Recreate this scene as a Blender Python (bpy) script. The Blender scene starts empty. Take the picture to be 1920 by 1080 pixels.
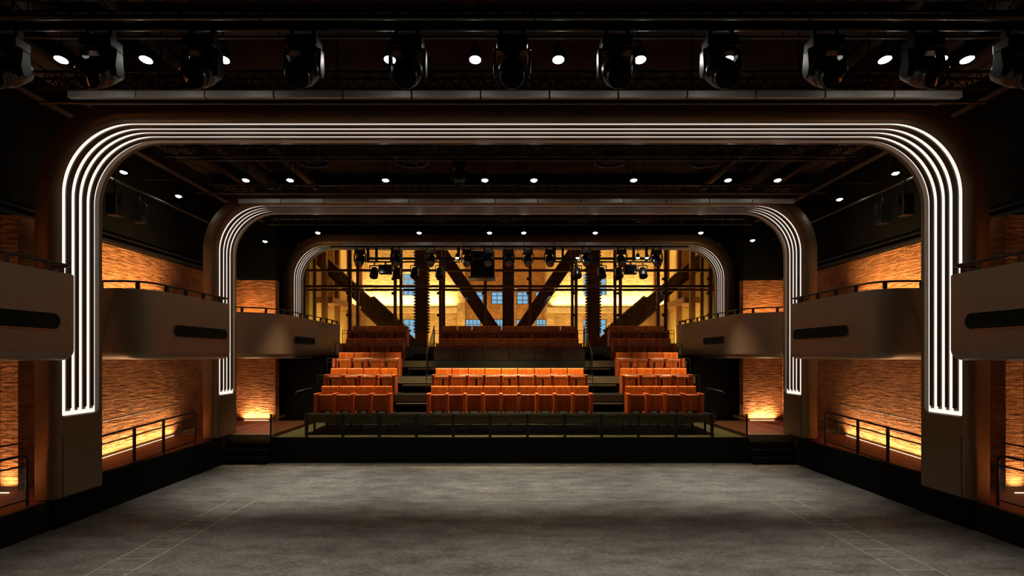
import bpy, bmesh, math, random
from mathutils import Vector, Matrix

random.seed(7)
SC = bpy.context.scene
COL = SC.collection
PI = math.pi

# ------------------------------------------------------------------ camera
F = 1000.0            # focal length in pixels of the 1920 wide frame
CX, CY = 949.3, 668.0  # vanishing point of the room axis
CAMX, CAMZ = -0.105, 3.05
cam = bpy.data.cameras.new('camera')
cam.sensor_width = 36.0
cam.lens = 36.0 * F / 1920.0
cam.shift_x = (960.0 - CX) / 1920.0
cam.shift_y = (CY - 540.0) / 1920.0
cam.clip_start = 0.05
cam.clip_end = 200
camo = bpy.data.objects.new('camera', cam)
COL.objects.link(camo)
camo.location = (CAMX, 0, CAMZ)
camo.rotation_euler = (PI / 2, 0, 0)
SC.camera = camo

SC.view_settings.view_transform = 'Standard'
SC.view_settings.look = 'None'
SC.view_settings.gamma = 1.0
SC.view_settings.exposure = 0.0
SC.view_settings.use_curve_mapping = False
SC.cycles.use_denoising = True
SC.cycles.max_bounces = 6
SC.cycles.diffuse_bounces = 3
SC.cycles.glossy_bounces = 3
SC.cycles.transparent_max_bounces = 16
SC.cycles.sample_clamp_indirect = 3.0
SC.cycles.caustics_reflective = False
SC.cycles.caustics_refractive = False

# world: blue dusk, seen only through the windows far behind
W = bpy.data.worlds.new('dusk')
SC.world = W
W.use_nodes = True
bg = W.node_tree.nodes['Background']
bg.inputs[0].default_value = (0.26, 0.50, 0.90, 1)
bg.inputs[1].default_value = 1.7


def P(px, py, Y):
    return Vector(((px - CX) * Y / F + CAMX, Y, CAMZ - (py - CY) * Y / F))


def X_(px, Y):
    return (px - CX) * Y / F + CAMX


def Z_(py, Y):
    return CAMZ - (py - CY) * Y / F


# ------------------------------------------------------------------ lights
WARM = (1.0, 0.55, 0.22)
PEACH = (1.0, 0.60, 0.32)
NEUT = (1.0, 0.94, 0.83)


def area(name, loc, direction, sx, sy, power, col, spread=180, up=None):
    l = bpy.data.lights.new(name, 'AREA')
    l.shape = 'RECTANGLE'
    l.size, l.size_y = sx, sy
    l.energy = power
    l.color = col
    l.spread = math.radians(spread)
    o = bpy.data.objects.new(name, l)
    COL.objects.link(o)
    o.location = loc
    d = Vector(direction).normalized()
    # local -Z along d, local X along the world axis nearest to the long side
    up = Vector(up) if up else Vector((0, 1, 0)) if abs(d.y) < 0.9 else Vector((1, 0, 0))
    z = -d
    y = (up - z * up.dot(z)).normalized()
    x = y.cross(z)
    o.rotation_euler = Matrix((x, y, z)).transposed().to_euler()
    return o


def spot(name, loc, target, power, col, angle=60, blend=0.8, r=0.06):
    l = bpy.data.lights.new(name, 'SPOT')
    l.energy = power
    l.color = col
    l.spot_size = math.radians(angle)
    l.spot_blend = blend
    l.shadow_soft_size = r
    o = bpy.data.objects.new(name, l)
    COL.objects.link(o)
    o.location = loc
    d = Vector(target) - Vector(loc)
    o.rotation_euler = d.to_track_quat('-Z', 'Y').to_euler()
    return o


RAMP = lambda Y: 0.50 + 0.05 * (Y - 9.4) if Y < 15.4 else 0.80
XW = 9.6       # inner face of the side walls
ZB = 5.72      # top of the brick
# grazing light at the foot of the brick and from the balcony floors
for s in (-1, 1):
    area('floor_wash', (s * (XW - 0.11), 5.8, 0.535), (s * 0.22, 0, 1), 0.05, 7.4, 125, PEACH, 100)
    area('floor_wash', (s * (XW - 0.11), 12.95, RAMP(12.95) + 0.035), (s * 0.22, -0.05, 1), 0.05, 4.5, 100, PEACH, 130, (0, 1, 0.05))
    area('floor_wash', (s * 8.88, 18.65, 0.835), (0, 0.2, 1), 0.85, 0.05, 34, PEACH, 130)
    area('floor_wash', (s * 9.43, 9.86, 0.57), (0, 0.25, 1), 0.22, 0.05, 7, PEACH, 120)
    area('balcony_wash', (s * (XW - 1.0), 5.6, 3.6), (s * 1.0, 0, 0.9), 0.1, 4.6, 135, WARM, 110)
    area('balcony_wash', (s * (XW - 1.0), 12.9, 3.6), (s * 1.0, 0, 0.9), 0.1, 3.2, 150, WARM, 110)
    area('balcony_wash', (s * 8.9, 18.1, 3.9), (0, 0.6, 1), 1.0, 0.1, 40, WARM, 150)
# the lobby behind the glass
area('lobby_light', (0, 29.5, 10.2), (0, 0.35, -1), 12, 5, 650, (1.0, 0.50, 0.20))
area('lobby_ledge_light', (X_(757, 33.7), 33.62, 6.26), (0, 0.35, 1), 6.4, 0.1, 1100, (1.0, 0.66, 0.27), 150)
area('lobby_ledge_light', (X_(1157, 33.7), 33.62, 6.26), (0, 0.35, 1), 8.0, 0.1, 1300, (1.0, 0.66, 0.27), 150)
area('lobby_low_light', (0, 32.4, 3.55), (0, 0.5, 1), 16.0, 0.12, 700, (1.0, 0.58, 0.20), 160)
for s in (-1, 1):
    area('lobby_side_light', (s * 9.2, 28.5, 3.6), (s * 0.4, 0, 1), 0.1, 7.0, 260, (1.0, 0.62, 0.18), 160)

# ------------------------------------------------------------------ materials


def new_mat(name):
    m = bpy.data.materials.new(name)
    m.use_nodes = True
    nt = m.node_tree
    b = nt.nodes['Principled BSDF']
    return m, nt, b


def ramp(nt, a, b, pa=0.0, pb=1.0):
    r = nt.nodes.new('ShaderNodeValToRGB')
    r.color_ramp.elements[0].color = (*a, 1)
    r.color_ramp.elements[1].color = (*b, 1)
    r.color_ramp.elements[0].position = pa
    r.color_ramp.elements[1].position = pb
    return r


def coords(nt, scale=(1, 1, 1), kind='Object'):
    t = nt.nodes.new('ShaderNodeTexCoord')
    mp = nt.nodes.new('ShaderNodeMapping')
    mp.inputs['Scale'].default_value = scale
    nt.links.new(t.outputs[kind], mp.inputs[0])
    return mp


def noise(nt, vec, scale, detail=4, rough=0.6):
    n = nt.nodes.new('ShaderNodeTexNoise')
    n.inputs['Scale'].default_value = scale
    n.inputs['Detail'].default_value = detail
    n.inputs['Roughness'].default_value = rough
    nt.links.new(vec, n.inputs['Vector'])
    return n


def simple(name, col, rough=0.5, metal=0.0, var=0.25, nscale=6.0, spec=0.5, bump=0.0, stretch=(1, 1, 1)):
    m, nt, b = new_mat(name)
    mp = coords(nt, stretch)
    n = noise(nt, mp.outputs[0], nscale)
    lo = tuple(max(0, c * (1 - var)) for c in col)
    hi = tuple(min(1, c * (1 + var)) for c in col)
    r = ramp(nt, lo, hi, 0.3, 0.7)
    nt.links.new(n.outputs[0], r.inputs[0])
    nt.links.new(r.outputs[0], b.inputs['Base Color'])
    b.inputs['Roughness'].default_value = rough
    b.inputs['Metallic'].default_value = metal
    b.inputs['Specular IOR Level'].default_value = spec
    if bump:
        bp = nt.nodes.new('ShaderNodeBump')
        bp.inputs['Strength'].default_value = bump
        bp.inputs['Distance'].default_value = 0.01
        nt.links.new(n.outputs[0], bp.inputs['Height'])
        nt.links.new(bp.outputs[0], b.inputs['Normal'])
    return m


def brick(name, axes, c1, c2, mortar):
    m, nt, b = new_mat(name)
    t = nt.nodes.new('ShaderNodeNewGeometry')
    sp = nt.nodes.new('ShaderNodeSeparateXYZ')
    cb = nt.nodes.new('ShaderNodeCombineXYZ')
    nt.links.new(t.outputs['Position'], sp.inputs[0])
    nt.links.new(sp.outputs[axes[0]], cb.inputs[0])
    nt.links.new(sp.outputs[axes[1]], cb.inputs[1])
    # uneven courses
    n0 = noise(nt, t.outputs['Position'], 7.0, 3)
    ad = nt.nodes.new('ShaderNodeVectorMath')
    ad.operation = 'MULTIPLY_ADD'
    ad.inputs[1].default_value = (0.03, 0.03, 0)
    nt.links.new(n0.outputs['Color'], ad.inputs[0])
    nt.links.new(cb.outputs[0], ad.inputs[2])
    k = nt.nodes.new('ShaderNodeTexBrick')
    k.inputs['Scale'].default_value = 1.0
    k.inputs['Brick Width'].default_value = 0.225
    k.inputs['Row Height'].default_value = 0.074
    k.inputs['Mortar Size'].default_value = 0.008
    k.inputs['Mortar Smooth'].default_value = 0.6
    k.inputs['Bias'].default_value = -0.1
    k.inputs['Color1'].default_value = (*c1, 1)
    k.inputs['Color2'].default_value = (*c2, 1)
    k.inputs['Mortar'].default_value = (*mortar, 1)
    nt.links.new(ad.outputs[0], k.inputs['Vector'])
    n1 = noise(nt, t.outputs['Position'], 3.0, 6, 0.7)
    r1 = ramp(nt, (0.55, 0.55, 0.55), (1.25, 1.2, 1.15), 0.25, 0.75)
    nt.links.new(n1.outputs[0], r1.inputs[0])
    mx = nt.nodes.new('ShaderNodeMix')
    mx.data_type = 'RGBA'
    mx.blend_type = 'MULTIPLY'
    mx.inputs[0].default_value = 1.0
    nt.links.new(k.outputs['Color'], mx.inputs[6])
    nt.links.new(r1.outputs[0], mx.inputs[7])
    nt.links.new(mx.outputs[2], b.inputs['Base Color'])
    b.inputs['Roughness'].default_value = 0.9
    b.inputs['Specular IOR Level'].default_value = 0.2
    # relief: mortar joints, rough faces, bricks standing proud
    n2 = noise(nt, t.outputs['Position'], 22.0, 4, 0.7)
    mp = nt.nodes.new('ShaderNodeVectorMath')
    mp.operation = 'MULTIPLY'
    mp.inputs[1].default_value = (3.2, 13.5, 1)
    nt.links.new(ad.outputs[0], mp.inputs[0])
    n3 = noise(nt, mp.outputs[0], 1.0, 2, 0.5)
    h = nt.nodes.new('ShaderNodeMath')
    h.operation = 'MULTIPLY_ADD'
    h.inputs[1].default_value = -1.0
    nt.links.new(k.outputs['Fac'], h.inputs[0])
    nt.links.new(n2.outputs[0], h.inputs[2])
    h2 = nt.nodes.new('ShaderNodeMath')
    h2.operation = 'MULTIPLY_ADD'
    h2.inputs[1].default_value = 2.4
    nt.links.new(n3.outputs[0], h2.inputs[0])
    nt.links.new(h.outputs[0], h2.inputs[2])
    bp = nt.nodes.new('ShaderNodeBump')
    bp.inputs['Strength'].default_value = 0.85
    bp.inputs['Distance'].default_value = 0.034
    nt.links.new(h2.outputs[0], bp.inputs['Height'])
    nt.links.new(bp.outputs[0], b.inputs['Normal'])
    return m


def wood(name, lo, hi, rough=0.5):
    m, nt, b = new_mat(name)
    mp = coords(nt, (14, 14, 1.6))
    oi = nt.nodes.new('ShaderNodeObjectInfo')
    ad = nt.nodes.new('ShaderNodeVectorMath')
    ad.operation = 'MULTIPLY_ADD'
    ad.inputs[1].default_value = (0, 0, 0)
    cmb = nt.nodes.new('ShaderNodeCombineXYZ')
    ml = nt.nodes.new('ShaderNodeMath')
    ml.operation = 'MULTIPLY'
    ml.inputs[1].default_value = 60.0
    nt.links.new(oi.outputs['Random'], ml.inputs[0])
    for i in range(3):
        nt.links.new(ml.outputs[0], cmb.inputs[i])
    nt.links.new(mp.outputs[0], ad.inputs[0])
    ad.operation = 'ADD'
    nt.links.new(cmb.outputs[0], ad.inputs[1])
    n = noise(nt, ad.outputs[0], 1.0, 5, 0.65)
    r = ramp(nt, lo, hi, 0.36, 0.66)
    nt.links.new(n.outputs[0], r.inputs[0])
    # each board has its own tone
    tone = nt.nodes.new('ShaderNodeMapRange')
    tone.inputs['To Min'].default_value = 0.78
    tone.inputs['To Max'].default_value = 1.15
    nt.links.new(oi.outputs['Random'], tone.inputs[0])
    mx = nt.nodes.new('ShaderNodeVectorMath')
    mx.operation = 'SCALE'
    nt.links.new(r.outputs[0], mx.inputs[0])
    nt.links.new(tone.outputs[0], mx.inputs['Scale'])
    nt.links.new(mx.outputs[0], b.inputs['Base Color'])
    b.inputs['Roughness'].default_value = rough
    b.inputs['Specular IOR Level'].default_value = 0.25
    return m


def emit(name, col, s):
    m, nt, b = new_mat(name)
    b.inputs['Base Color'].default_value = (0.6, 0.6, 0.6, 1)
    b.inputs['Emission Color'].default_value = (*col, 1)
    b.inputs['Emission Strength'].default_value = s
    # a little unevenness of the diffuser
    return m


def glass(name, tint=(0.9, 0.93, 0.9), refl=0.06):
    m = bpy.data.materials.new(name)
    m.use_nodes = True
    nt = m.node_tree
    nt.nodes.clear()
    out = nt.nodes.new('ShaderNodeOutputMaterial')
    tr = nt.nodes.new('ShaderNodeBsdfTransparent')
    tr.inputs[0].default_value = (*tint, 1)
    gl = nt.nodes.new('ShaderNodeBsdfGlossy')
    gl.inputs['Roughness'].default_value = 0.04
    lw = nt.nodes.new('ShaderNodeLayerWeight')
    lw.inputs[0].default_value = 0.5
    pw = nt.nodes.new('ShaderNodeMath')
    pw.operation = 'POWER'
    pw.inputs[1].default_value = 4.0
    nt.links.new(lw.outputs['Facing'], pw.inputs[0])
    fr = nt.nodes.new('ShaderNodeMath')
    fr.operation = 'MULTIPLY_ADD'
    fr.inputs[1].default_value = 0.35
    fr.inputs[2].default_value = refl * 0.5
    nt.links.new(pw.outputs[0], fr.inputs[0])
    mx = nt.nodes.new('ShaderNodeMixShader')
    nt.links.new(fr.outputs[0], mx.inputs[0])
    nt.links.new(tr.outputs[0], mx.inputs[1])
    nt.links.new(gl.outputs[0], mx.inputs[2])
    nt.links.new(mx.outputs[0], out.inputs[0])
    return m


def stage_floor():
    m, nt, b = new_mat('stage floor')
    t = nt.nodes.new('ShaderNodeNewGeometry')
    mp = nt.nodes.new('ShaderNodeMapping')
    mp.inputs['Scale'].default_value = (0.8, 1.6, 1)
    nt.links.new(t.outputs['Position'], mp.inputs[0])
    n1 = noise(nt, mp.outputs[0], 1.6, 8, 0.72)
    mp2 = nt.nodes.new('ShaderNodeMapping')
    mp2.inputs['Scale'].default_value = (6, 11, 1)
    mp2.inputs['Rotation'].default_value = (0, 0, 0.35)
    nt.links.new(t.outputs['Position'], mp2.inputs[0])
    n2 = noise(nt, mp2.outputs[0], 2.2, 7, 0.8)
    r1 = ramp(nt, (0.070, 0.066, 0.058), (0.21, 0.20, 0.178), 0.34, 0.68)
    nt.links.new(n1.outputs[0], r1.inputs[0])
    r2 = ramp(nt, (0.42, 0.42, 0.42), (1.7, 1.7, 1.7), 0.34, 0.68)
    nt.links.new(n2.outputs[0], r2.inputs[0])
    mx = nt.nodes.new('ShaderNodeMix')
    mx.data_type = 'RGBA'
    mx.blend_type = 'MULTIPLY'
    mx.inputs[0].default_value = 1
    nt.links.new(r1.outputs[0], mx.inputs[6])
    nt.links.new(r2.outputs[0], mx.inputs[7])
    nt.links.new(mx.outputs[2], b.inputs['Base Color'])
    b.inputs['Roughness'].default_value = 0.62
    b.inputs['Specular IOR Level'].default_value = 0.3
    bp = nt.nodes.new('ShaderNodeBump')
    bp.inputs['Strength'].default_value = 0.25
    bp.inputs['Distance'].default_value = 0.01
    nt.links.new(n2.outputs[0], bp.inputs['Height'])
    nt.links.new(bp.outputs[0], b.inputs['Normal'])
    return m


M = dict(
    floor=stage_floor(),
    brickY=brick('brick side', (1, 2), (0.50, 0.245, 0.10), (0.35, 0.15, 0.058), (0.38, 0.21, 0.10)),
    brickX=brick('brick end', (0, 2), (0.50, 0.225, 0.09), (0.35, 0.135, 0.050), (0.38, 0.20, 0.09)),
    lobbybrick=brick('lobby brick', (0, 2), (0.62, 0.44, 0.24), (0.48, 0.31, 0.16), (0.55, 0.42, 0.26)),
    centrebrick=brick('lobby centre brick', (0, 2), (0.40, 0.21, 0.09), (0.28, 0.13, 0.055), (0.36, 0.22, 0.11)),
    bronze=simple('bronze paint', (0.165, 0.105, 0.052), 0.38, 0.3, 0.05, 1.5),
    balcony=simple('balcony metal', (0.235, 0.172, 0.118), 0.40, 0.25, 0.06, 1.2),
    rib=simple('dark rib', (0.05, 0.04, 0.034), 0.35, 0.4, 0.05),
    liner=simple('white groove', (0.72, 0.66, 0.60), 0.6, 0, 0.03),
    led=emit('led diffuser', (1.0, 0.87, 0.75), 1.15),
    black=simple('black paint', (0.005, 0.005, 0.0045), 0.6, 0, 0.3, 6.0, 0.15),
    blackwall=simple('black wall', (0.006, 0.0065, 0.0045), 0.85, 0, 0.3, 2.0, 0.06),
    ceiling=simple('dark ceiling', (0.034, 0.025, 0.023), 0.7, 0, 0.7, 1.4, 0.15, 0.3),
    duct=simple('dark duct', (0.065, 0.048, 0.046), 0.38, 0.4, 0.3, 3.0),
    steel=simple('black steel', (0.028, 0.025, 0.022), 0.42, 0.6, 0.2),
    pipe=simple('steel pipe', (0.10, 0.095, 0.085), 0.32, 0.9, 0.2),
    batten=simple('grey batten', (0.42, 0.40, 0.37), 0.45, 0.2, 0.1),
    fixture=simple('fixture black', (0.012, 0.012, 0.012), 0.28, 0.0, 0.2),
    lens=simple('dark lens', (0.008, 0.007, 0.009), 0.06, 0.0, 0.1, 2.0, 0.9),
    lamp=emit('lamp lens', (1.0, 0.97, 0.86), 45.0),
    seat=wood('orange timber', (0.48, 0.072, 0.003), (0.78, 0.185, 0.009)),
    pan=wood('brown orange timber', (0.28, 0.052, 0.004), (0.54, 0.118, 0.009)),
    arm=wood('armrest timber', (0.46, 0.075, 0.012), (0.68, 0.14, 0.025)),
    deck=simple('brown deck', (0.16, 0.125, 0.075), 0.55, 0, 0.25, 5, 0.4, 0, (1, 6, 6)),
    darkdeck=simple('dark panel', (0.040, 0.025, 0.012), 0.5, 0, 0.3, 4),
    carpet=simple('red floor', (0.15, 0.038, 0.020), 0.7, 0, 0.25, 8),
    glass=glass('clear glass'),
    railglass=glass('smoked glass', (0.62, 0.66, 0.56)),
    mull=simple('bronze mullion', (0.17, 0.075, 0.036), 0.45, 0.2, 0.2),
    rust=simple('dark riveted steel', (0.14, 0.063, 0.026), 0.6, 0.2, 0.35, 5),
    plaster=simple('warm plaster', (0.62, 0.46, 0.22), 0.8, 0, 0.1, 2),
    timber=simple('brown timber', (0.26, 0.12, 0.05), 0.6, 0, 0.25, 3, 0.4, 0, (6, 6, 1)),
    stone=simple('pale ledge', (0.60, 0.48, 0.30), 0.8, 0, 0.15, 4),
    line=simple('pale tape', (0.46, 0.40, 0.28), 0.6, 0, 0.25, 9),
    frame=simple('window frame', (0.10, 0.075, 0.05), 0.5, 0.2, 0.2),
    strip=emit('floor led', (1.0, 0.72, 0.42), 3.0),
    slot=simple('dark mesh', (0.006, 0.009, 0.005), 0.8, 0, 0.3, 40, 0.15),
    rim=simple('slot rim', (0.24, 0.20, 0.16), 0.3, 0.8, 0.05),
    green=simple('green black panel', (0.020, 0.026, 0.014), 0.55, 0, 0.3, 3),
)

# ------------------------------------------------------------------ mesh helpers


class MB:
    def __init__(self):
        self.v, self.f = [], []

    def add(self, vs, fs):
        o = len(self.v)
        self.v += [tuple(p) for p in vs]
        self.f += [tuple(i + o for i in f) for f in fs]
        return self

    def box(self, x0, x1, y0, y1, z0, z1):
        if x0 > x1: x0, x1 = x1, x0
        if y0 > y1: y0, y1 = y1, y0
        if z0 > z1: z0, z1 = z1, z0
        vs = [(x, y, z) for z in (z0, z1) for y in (y0, y1) for x in (x0, x1)]
        fs = [(0, 2, 3, 1), (4, 5, 7, 6), (0, 1, 5, 4), (2, 6, 7, 3), (0, 4, 6, 2), (1, 3, 7, 5)]
        return self.add(vs, fs)

    def tube(self, pts, r, seg=8, caps=True):
        pts = [Vector(p) for p in pts]
        n = len(pts)
        rs = r if isinstance(r, (list, tuple)) else [r] * n
        rings = []
        prev = None
        for i, p in enumerate(pts):
            if i == 0: t = pts[1] - p
            elif i == n - 1: t = p - pts[i - 1]
            else: t = (pts[i + 1] - p).normalized() + (p - pts[i - 1]).normalized()
            t.normalize()
            if prev is None:
                a = Vector((0, 0, 1)) if abs(t.z) < 0.9 else Vector((1, 0, 0))
                u = t.cross(a).normalized()
            else:
                u = (prev - t * prev.dot(t)).normalized()
            prev = u
            w = t.cross(u)
            rings.append([p + (u * math.cos(2 * PI * k / seg) + w * math.sin(2 * PI * k / seg)) * rs[i] for k in range(seg)])
        vs = [q for ring in rings for q in ring]
        fs = []
        for i in range(n - 1):
            for k in range(seg):
                k2 = (k + 1) % seg
                fs.append((i * seg + k, i * seg + k2, (i + 1) * seg + k2, (i + 1) * seg + k))
        if caps:
            fs.append(tuple(range(seg))[::-1])
            fs.append(tuple((n - 1) * seg + k for k in range(seg)))
        return self.add(vs, fs)

    def lathe(self, o, a, prof, seg):
        o, a = Vector(o), Vector(a)
        u = a.cross(Vector((1, 0, 0)) if abs(a.x) < 0.9 else Vector((0, 0, 1))).normalized()
        w = a.cross(u)
        vs, fs = [], []
        for d, r in prof:
            for k in range(seg):
                t = 2 * PI * k / seg
                vs.append(o + a * d + (u * math.cos(t) + w * math.sin(t)) * max(r, 1e-4))
        for i in range(len(prof) - 1):
            for k in range(seg):
                k2 = (k + 1) % seg
                fs.append((i * seg + k, i * seg + k2, (i + 1) * seg + k2, (i + 1) * seg + k))
        return self.add(vs, fs)

    def prism(self, poly, d):
        """poly: list of 3-D points (a planar outline), d: extrusion vector"""
        n = len(poly)
        a = [Vector(p) for p in poly]
        b = [p + Vector(d) for p in a]
        fs = [tuple(range(n))[::-1], tuple(range(n, 2 * n))]
        for i in range(n):
            j = (i + 1) % n
            fs.append((i, j, n + j, n + i))
        return self.add(a + b, fs)

    def loops(self, loops, close=True, cap0=False, cap1=False):
        n = len(loops[0])
        vs = [p for l in loops for p in l]
        fs = []
        for i in range(len(loops) - 1):
            for k in range(n if close else n - 1):
                k2 = (k + 1) % n
                fs.append((i * n + k, i * n + k2, (i + 1) * n + k2, (i + 1) * n + k))
        if cap0: fs.append(tuple(range(n))[::-1])
        if cap1: fs.append(tuple((len(loops) - 1) * n + k for k in range(n)))
        return self.add(vs, fs)

    def build(self, name, mat, parent=None, bevel=0.0, smooth=None, flip=True):
        me = bpy.data.meshes.new(name)
        me.from_pydata(self.v, [], self.f)
        bm = bmesh.new()
        bm.from_mesh(me)
        bmesh.ops.recalc_face_normals(bm, faces=bm.faces)
        if bevel:
            es = [e for e in bm.edges if len(e.link_faces) == 2 and e.calc_face_angle(0) > 0.6]
            bmesh.ops.bevel(bm, geom=es, offset=bevel, segments=2, profile=0.5, affect='EDGES', clamp_overlap=True)
        bm.to_mesh(me)
        bm.free()
        me.materials.append(M[mat] if isinstance(mat, str) else mat)
        if smooth:
            me.polygons.foreach_set('use_smooth', [True] * len(me.polygons))
            me.set_sharp_from_angle(angle=math.radians(smooth))
        o = bpy.data.objects.new(name, me)
        COL.objects.link(o)
        if parent: o.parent = parent
        return o


def tag(o, label=None, cat=None, group=None, kind=None):
    if label: o['label'] = label
    if cat: o['category'] = cat
    if group: o['group'] = group
    if kind: o['kind'] = kind
    return o


def thing(name, loc, label, cat, group=None):
    o = bpy.data.objects.new(name, None)
    COL.objects.link(o)
    o.location = loc
    o.empty_display_size = 0.2
    return tag(o, label, cat, group)


def struct(o):
    o['kind'] = 'structure'
    return o


def children_of(o):
    return list(o.children)


def dup(root, loc, label, group=None, scale=None):
    r = root.copy()
    COL.objects.link(r)
    r.location = loc
    if scale: r.scale = scale
    r['label'] = label
    if group: r['group'] = group
    for ch in children_of(root):
        c = ch.copy()
        COL.objects.link(c)
        c.parent = r
        for g in children_of(ch):
            d = g.copy()
            COL.objects.link(d)
            d.parent = c
    return r


ORD = ['first', 'second', 'third', 'fourth', 'fifth', 'sixth', 'seventh', 'eighth', 'ninth', 'tenth', 'eleventh', 'twelfth']


def nth(i, n):
    """place in a row counted from the left, in words"""
    if i == 0: return 'leftmost'
    if i == n - 1: return 'rightmost'
    return ORD[i] + ' from the left'


SIDE = {-1: 'left', 1: 'right'}

# ------------------------------------------------------------------ setting
struct(MB().box(-10.4, 10.4, -3, 15.6, -0.3, 0).build('floor', 'floor'))
struct(MB().box(-10.4, 10.4, 15.6, 21.6, -0.3, -0.02).build('floor_under_seats', 'black'))
struct(MB().box(-10.4, 10.4, -3, 21.2, 8.7, 8.95).build('ceiling', 'ceiling'))
struct(MB().box(-10.4, 10.4, -3.3, -3, -0.3, 8.95).build('wall_front', 'blackwall'))
for s in (-1, 1):
    struct(MB().box(s * XW, s * 10.4, -3, 19.05, -0.3, ZB).build('wall_' + SIDE[s], 'brickY'))
    struct(MB().box(s * (XW - 0.04), s * 10.4, -3, 19.05, ZB, 8.7).build('wall_upper_' + SIDE[s], 'blackwall'))
    tr = MB().box(s * (XW - 0.10), s * (XW - 0.002), -3, 18.74, ZB + 0.02, ZB + 0.10)
    tr.box(s * (XW - 0.07), s * (XW - 0.002), -3, 18.74, ZB + 0.20, ZB + 0.24)
    struct(tr.build('trim_1' if s < 0 else 'trim_2', 'steel'))
    struct(MB().box(s * 8.22, s * XW, 18.75, 19.05, 0, ZB).build('wall_return_' + SIDE[s], 'brickX'))
    struct(MB().box(s * 8.22, s * (XW - 0.04), 18.72, 19.05, ZB, 8.7).build('wall_return_upper_' + SIDE[s], 'blackwall'))
    # dark masking beside and behind the rear portal
    struct(MB().box(s * 6.75, s * 8.22, 19.50, 19.74, 0, 2.975).build('wall_mask_low_' + SIDE[s], 'black'))
    struct(MB().box(s * 8.36, s * 10.4, 20.97, 21.2, 0, 8.7).build('wall_mask_' + SIDE[s], 'black'))
    struct(MB().box(s * 8.50, s * 10.4, 19.05, 20.97, 0, 8.7).build('wall_mask_side_' + SIDE[s], 'blackwall'))
    pl = MB().box(s * 9.26, s * (XW - 0.01), 10.0, 10.45, 0, ZB - 0.02)
    struct(pl.build('pilaster_' + SIDE[s], 'brickX'))
struct(MB().box(-8.36, 8.36, 20.97, 21.2, 7.5, 8.7).build('wall_mask_header', 'black'))
struct(MB().box(-7.0, 7.0, 21.56, 24.19, 3.1, 3.40).build('floor_rear_landing', 'stone'))
struct(MB().box(-7.0, 7.0, 21.60, 21.75, -0.3, 3.09).build('wall_below_landing', 'black'))
struct(MB().box(-10.4, 10.4, 24.2, 24.3, -0.3, 3.29).build('wall_below_lobby', 'black'))
struct(MB().box(-10.4, 10.4, 21.6, 24.3, -0.5, -0.3).build('floor_rear', 'black'))

# the lobby behind the glass
LY = 34.0
struct(MB().box(-10.0, 10.0, 24.2, 34.4, 3.30, 3.40).build('floor_lobby', 'stone'))
struct(MB().box(-10.4, 10.4, 21.2, 34.4, 10.6, 10.8).build('ceiling_lobby', 'plaster'))
struct(MB().box(-10.4, 10.4, 20.97, 21.2, 8.7, 10.8).build('wall_lobby_header', 'black'))
for s in (-1, 1):
    struct(MB().box(s * 10.0, s * 10.6, 21.2, 34.4, -0.3, 10.6).build('wall_lobby_' + SIDE[s], 'plaster'))

wins = []
for a, b in ((755, 800), (1094, 1138)):
    wins.append((a, b, 512, 554, 5, 4))
for a, b in ((880, 906), (921, 943), (969, 991), (1004, 1028)):
    wins.append((a, b, 546, 570, 2, 3))
for a, b in ((755, 800), (872, 901), (920, 943), (968, 991), (1005, 1030), (1094, 1138)):
    wins.append((a, b, 598, 640, 4, 4))
rects = [(X_(a, LY), X_(b, LY), Z_(d, LY), Z_(c, LY), nx, nz) for a, b, c, d, nx, nz in wins]
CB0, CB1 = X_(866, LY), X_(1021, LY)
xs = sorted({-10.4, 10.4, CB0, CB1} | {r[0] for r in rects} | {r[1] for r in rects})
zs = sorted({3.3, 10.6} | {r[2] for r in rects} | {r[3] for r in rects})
wb, wc = MB(), MB()
for j in range(len(zs) - 1):
    run = None
    for i in range(len(xs) - 1):
        cx, cz = (xs[i] + xs[i + 1]) / 2, (zs[j] + zs[j + 1]) / 2
        hole = any(r[0] < cx < r[1] and r[2] < cz < r[3] for r in rects)
        if run is not None and xs[i] in (CB0, CB1):
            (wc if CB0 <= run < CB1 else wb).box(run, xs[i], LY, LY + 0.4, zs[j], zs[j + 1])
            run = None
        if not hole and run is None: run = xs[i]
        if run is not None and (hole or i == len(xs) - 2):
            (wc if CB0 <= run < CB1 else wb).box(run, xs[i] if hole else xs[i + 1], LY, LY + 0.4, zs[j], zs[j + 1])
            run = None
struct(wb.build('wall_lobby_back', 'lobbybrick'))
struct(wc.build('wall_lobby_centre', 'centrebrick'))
for k, (x0, x1, z0, z1, nx, nz) in enumerate(rects):
    t = 0.045
    fb = MB()
    fb.box(x0, x1, LY + 0.18, LY + 0.24, z0, z0 + t).box(x0, x1, LY + 0.18, LY + 0.24, z1 - t, z1)
    fb.box(x0, x0 + t, LY + 0.18, LY + 0.24, z0 + t, z1 - t).box(x1 - t, x1, LY + 0.18, LY + 0.24, z0 + t, z1 - t)
    wo = struct(fb.build('window_%d' % (k + 1), 'frame'))
    mb_ = MB()
    for i in range(1, nx):
        x = x0 + (x1 - x0) * i / nx
        mb_.box(x - 0.02, x + 0.02, LY + 0.19, LY + 0.225, z0 + t, z1 - t)
    for j in range(1, nz):
        z = z0 + (z1 - z0) * j / nz
        mb_.box(x0 + t, x1 - t, LY + 0.192, LY + 0.223, z - 0.02, z + 0.02)
    mb_.build('glazing_bars', 'frame', wo)
    MB().box(x0 + 0.01, x1 - 0.01, LY + 0.205, LY + 0.212, z0 + 0.01, z1 - 0.01).build('pane', 'glass', wo)
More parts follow.
